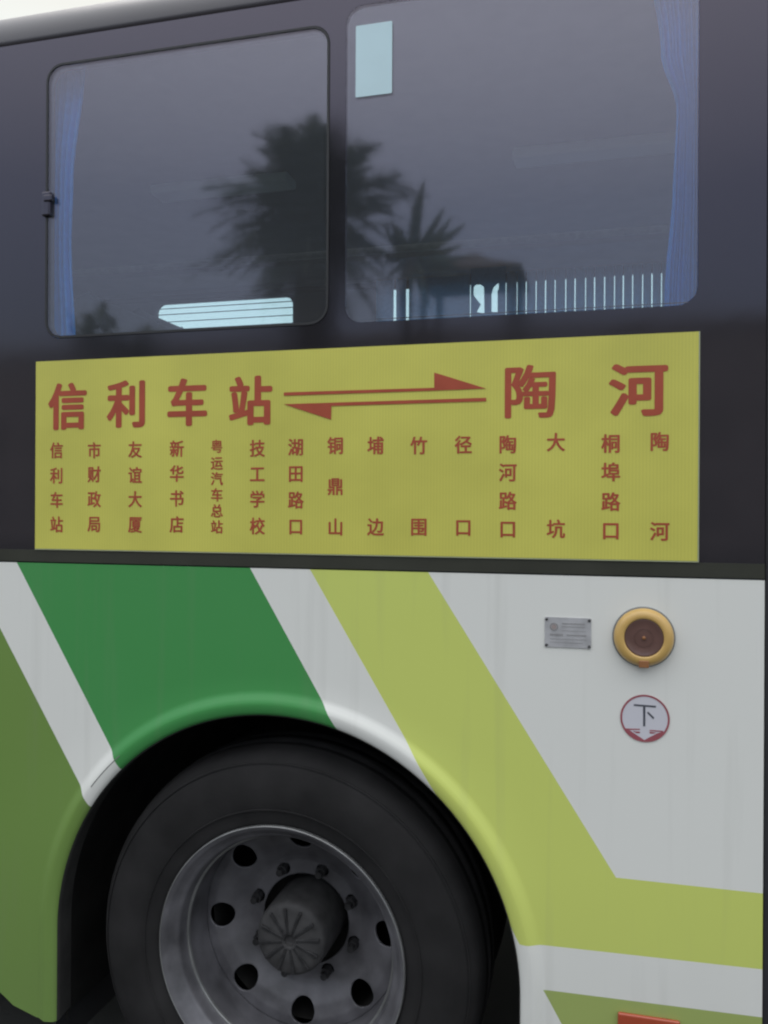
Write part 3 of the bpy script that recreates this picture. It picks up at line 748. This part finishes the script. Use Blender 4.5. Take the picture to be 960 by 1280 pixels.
tie = flat('fold', [rect(P(588.5, 370, yk).x-far.location.x, P(632, 370, yk).x-far.location.x, 1.62-far.location.z, OT+0.06-far.location.z),
    far_poly([(592, 359), (597.6, 353), (605, 359), (605.5, 392), (596, 390), (601, 380.6), (592, 369)]),
    far_poly([(614.4, 368), (617, 359), (623.4, 353), (623.4, 362), (622, 363), (622, 390), (614.4, 390)])], yk-far.location.y, yk-far.location.y+0.002, M_curt2, far)
tie['label'] = 'tied back folds with two arched gaps of daylight'

# ================================================================== behind the photographer, mirrored in the glass
M_leaf = mat('dark_palm_leaf', (0.075, 0.10, 0.06), 0.7, noise=0.3, nscale=5)
M_trunk = mat('palm_trunk', (0.10, 0.085, 0.07), 0.95, noise=0.3, nscale=10, bump=0.5, bscale=20)
def frond(bm, o, d, L, droop, wdt, rng, blades=16):
    d = d.normalized(); side = d.cross(Vector((0, 0, 1)))
    side = side.normalized() if side.length > 0.05 else Vector((1, 0, 0))
    pts = []
    for i in range(blades+1):
        t = i/blades; pts.append(o+d*L*t+Vector((0, 0, -droop*L*t*t)))
    for a, b in zip(pts, pts[1:]):
        s = side*0.012
        vs = [bm.verts.new(p) for p in (a-s, a+s, b+s, b-s)]; bm.faces.new(vs)
    for i in range(2, blades+1):
        t = i/blades; p = pts[i]; ln = wdt*math.sin(PI*min(1, 0.15+t*0.8))*rng.uniform(0.8, 1.1)
        for sg in (-1, 1):
            q = p+(side*sg+d*0.8+Vector((0, 0, rng.uniform(-0.35, 0.1))))*ln
            w2 = d*0.028
            bm.faces.new([bm.verts.new(v) for v in (p-w2, q, p+w2)])
def trunk(name, pts, rad, parent):
    bm = bmesh.new(); rings = []
    for i, (p, r) in enumerate(zip(pts, rad)):
        rings.append([bm.verts.new(p+Vector((r*math.cos(2*PI*k/12), r*math.sin(2*PI*k/12), 0))*(1+0.06*(i % 2))) for k in range(12)])
    for A, B in zip(rings, rings[1:]):
        for k in range(12): bm.faces.new((A[k], A[(k+1) % 12], B[(k+1) % 12], B[k]))
    bm.faces.new(rings[-1])
    return bmo(name, bm, M_trunk, parent, smooth=True)
def palm(px, py, T, rpx, trunk_px, label, n, seed, skirt=True, up_bias=0.0, wd=0.17, inner=0):
    rng = random.Random(seed)
    top = MR(px, py, T); base = MR(trunk_px, py, T); base = Vector((base.x, top.y, 0))
    root = empty('palm_tree', base, label, 'tree')
    R = rpx*T/F_
    h = top-base
    pts = [Vector((h.x*(t**1.5), 0, h.z*t)) for t in [i/10 for i in range(11)]]
    trunk('trunk', pts, [0.30-0.12*i/10 for i in range(11)] if skirt else [0.11-0.04*i/10 for i in range(11)], root)
    bm = bmesh.new()
    for i in range(n):
        a = rng.uniform(0, 2*PI); el = rng.uniform(-0.75, 1.45)+up_bias
        el = min(el, 1.5)
        d = Vector((math.cos(a)*math.cos(el), math.sin(a)*math.cos(el), math.sin(el)))
        frond(bm, h+Vector((0, 0, rng.uniform(-0.25, 0.1)*R)), d, R*rng.uniform(0.65, 1.1), rng.uniform(0.1, 0.45), R*wd, rng)
    for i in range(inner):      # short dense fronds that fill the heart of the crown
        a = rng.uniform(0, 2*PI); el = rng.uniform(-0.9, 1.3)
        d = Vector((math.cos(a)*math.cos(el), math.sin(a)*math.cos(el), math.sin(el)))
        frond(bm, h+d*R*rng.uniform(0, 0.35)+Vector((rng.uniform(-.3, .3)*R, 0, rng.uniform(-.3, .2)*R)), d, R*rng.uniform(0.25, 0.45), 0.3, R*0.20, rng, 8)
    cr_ = bmo('crown', bm, M_leaf, root, recalc=False)
    if skirt:   # dead fronds hanging round the trunk
        bm = bmesh.new()
        for i in range(60):
            a = rng.uniform(0, 2*PI); p = h+Vector((0.2*math.cos(a), 0.2*math.sin(a), rng.uniform(-1.3, -0.2)*R))
            frond(bm, p, Vector((math.cos(a)*0.35, math.sin(a)*0.35, -1)), R*rng.uniform(0.4, 0.8), 0.1, 0.12, rng, 8)
        bmo('dead_fronds', bm, M_trunk, root, recalc=False)
    return root
palm(388, 258, 12, 152, 392, 'bushy palm mirrored dark in the glass beside the window pillar', 150, 5, wd=0.22, inner=170)
def shrub(px, py, T, rpx, label, seed):
    """loose shrub: many leaf blades on arching twigs"""
    rng = random.Random(seed); c = MR(px, py, T); root = empty('shrub', (c.x, c.y, 0), label, 'shrub'); R = rpx*T/F_
    h = Vector((0, 0, c.z)); trunk('trunk', [h*(i/10) for i in range(11)], [0.08-0.04*i/10 for i in range(11)], root)
    bm = bmesh.new()
    for i in range(46):
        a = rng.uniform(0, 2*PI); el = rng.uniform(-0.6, 1.4)
        frond(bm, h+Vector((rng.uniform(-.4, .4)*R, rng.uniform(-.4, .4)*R, rng.uniform(-0.8, 0.1)*R)), Vector((math.cos(a)*math.cos(el), math.sin(a)*math.cos(el), math.sin(el))), R*rng.uniform(0.5, 1.0), 0.2, R*0.22, rng, 9)
    bmo('crown', bm, M_leaf, root, recalc=False)
shrub(112, 412, 14, 60, 'low shrub mirrored in the lower left corner of the left window', 21)
shrub(172, 420, 15, 52, 'low shrub mirrored just left of the bright far window', 8)
def agave(px, py, T, label, leaves):
    """broad sword leaves on a thin stem; leaves = (angle, length px, bend)"""
    top = MR(px, py, T); root = empty('spiky_tree', (top.x, top.y, 0), label, 'tree')
    h = Vector((0, 0, top.z)); k = T/F_
    trunk('trunk', [Vector((0.12*math.sin(i*0.5), 0, h.z*i/10)) for i in range(10)]+[h], [0.13-0.05*i/10 for i in range(11)], root)
    rng = random.Random(4)
    for a, L, bend in leaves:
        bm = bmesh.new(); a = math.radians(a); L *= k*0.82
        d = Vector((-math.cos(a), rng.uniform(-0.5, 0.5), math.sin(a))).normalized()
        nrm = Vector((math.sin(a), 0, math.cos(a))); rows = []
        for i in range(9):
            t = i/8; p = h+d*L*t+nrm*(-bend*L*t*t); wd = 0.095*L*math.sin(PI*(0.12+0.88*(1-t)))**0.8*(1-t)**0.35+0.004
            rows.append([bm.verts.new(p+nrm*wd), bm.verts.new(p+Vector((0, -0.03*(1-t), 0))), bm.verts.new(p-nrm*wd), bm.verts.new(p+Vector((0, 0.03*(1-t)+0.004, 0)))])
        for A, B in zip(rows, rows[1:]):
            for q in range(4): bm.faces.new((A[q], A[(q+1) % 4], B[(q+1) % 4], B[q]))
        bmo('leaf', bm, M_leaf, root)
    return root
agave(516, 322, 12.5, 'spiky tree with broad sword leaves mirrored in the right window', 
      [(100, 95, 0.25), (120, 70, -0.3), (150, 85, 0.3), (175, 80, 0.2), (195, 75, 0.1), (215, 80, 0.2), (240, 80, -0.2), (70, 50, 0.1), (50, 60, -0.2), (35, 75, -0.45), (20, 60, 0.2), (5, 50, 0.1), (-20, 55, 0.2), (-45, 50, 0.1), (160, 55, -0.3), (85, 45, 0), (205, 95, 0.3), (112, 50, 0.5), (135, 90, 0.1), (28, 80, -0.4), (225, 60, 0.4), (255, 90, 0.1), (280, 60, 0.2), (95, 115, -0.15), (168, 100, 0.15)])
# small pavilion
p0 = MR(592, 352, 18); g0 = Vector((p0.x, p0.y, 0)); zr = p0.z; za = MR(590, 316, 18).z; hw = 66*18/F_
pav = empty('pavilion', g0, 'small pavilion with pyramid roof mirrored low in the right window', 'pavilion')
bm = bmesh.new()
vb = [bm.verts.new((sx_*hw, sy_*hw, zr)) for sx_, sy_ in ((-1, -1), (1, -1), (1, 1), (-1, 1))]
vt = [bm.verts.new((sx_*hw*0.35, sy_*hw*0.35, zr+(za-zr)*0.6)) for sx_, sy_ in ((-1, -1), (1, -1), (1, 1), (-1, 1))]
ap = bm.verts.new((0, 0, za))
for i in range(4):
    j = (i+1) % 4; bm.faces.new((vb[i], vb[j], vt[j], vt[i])); bm.faces.new((vt[i], vt[j], ap))
bm.faces.new(vb)
bmo('roof', bm, M_trunk, pav)
for sx_, sy_ in ((-1, -1), (1, -1), (1, 1), (-1, 1)):
    boxo('post', sx_*hw*0.8-0.07, sx_*hw*0.8+0.07, sy_*hw*0.8-0.07, sy_*hw*0.8+0.07, 0, zr+0.05, M_trunk, pav, 0.01)
# long low building far across the yard
yb = -(34-D); xa, xb = MR(-250, 345, 34).x, MR(1150, 345, 34).x; hb = MR(300, 436, 34).z
bld = empty('building', ((xa+xb)/2, yb, 0), 'long low concrete building across the yard, mirrored faintly in the lower windows', 'building')
L2 = (xb-xa)/2
boxo('wall', -L2, L2, -8, 0, 0, hb, M_concrete, bld)
boxo('parapet', -L2-0.1, L2+0.1, -8.1, 0.12, hb+0.003, hb+0.4, M_concrete, bld, 0.03)
M_shut = mat('grey_shutter', (0.24, 0.235, 0.23), 0.8)
for fl in range(2):
    for k in range(int(2*L2/3.2)):
        x = -L2+1.2+k*3.2; z = 1.0+fl*3.3
        if z+1.6 < hb:
            w1 = boxo('window', x, x+1.6, 0.003, 0.05, z, z+1.6, M_shut, bld)

# soften the edges a camera never sees as razor sharp
for o in C.objects:
    if o.type == 'MESH' and o.name.split('.')[0] in ('door',):
        b = o.modifiers.new('b', 'BEVEL'); b.width = 0.003; b.limit_method = 'ANGLE'
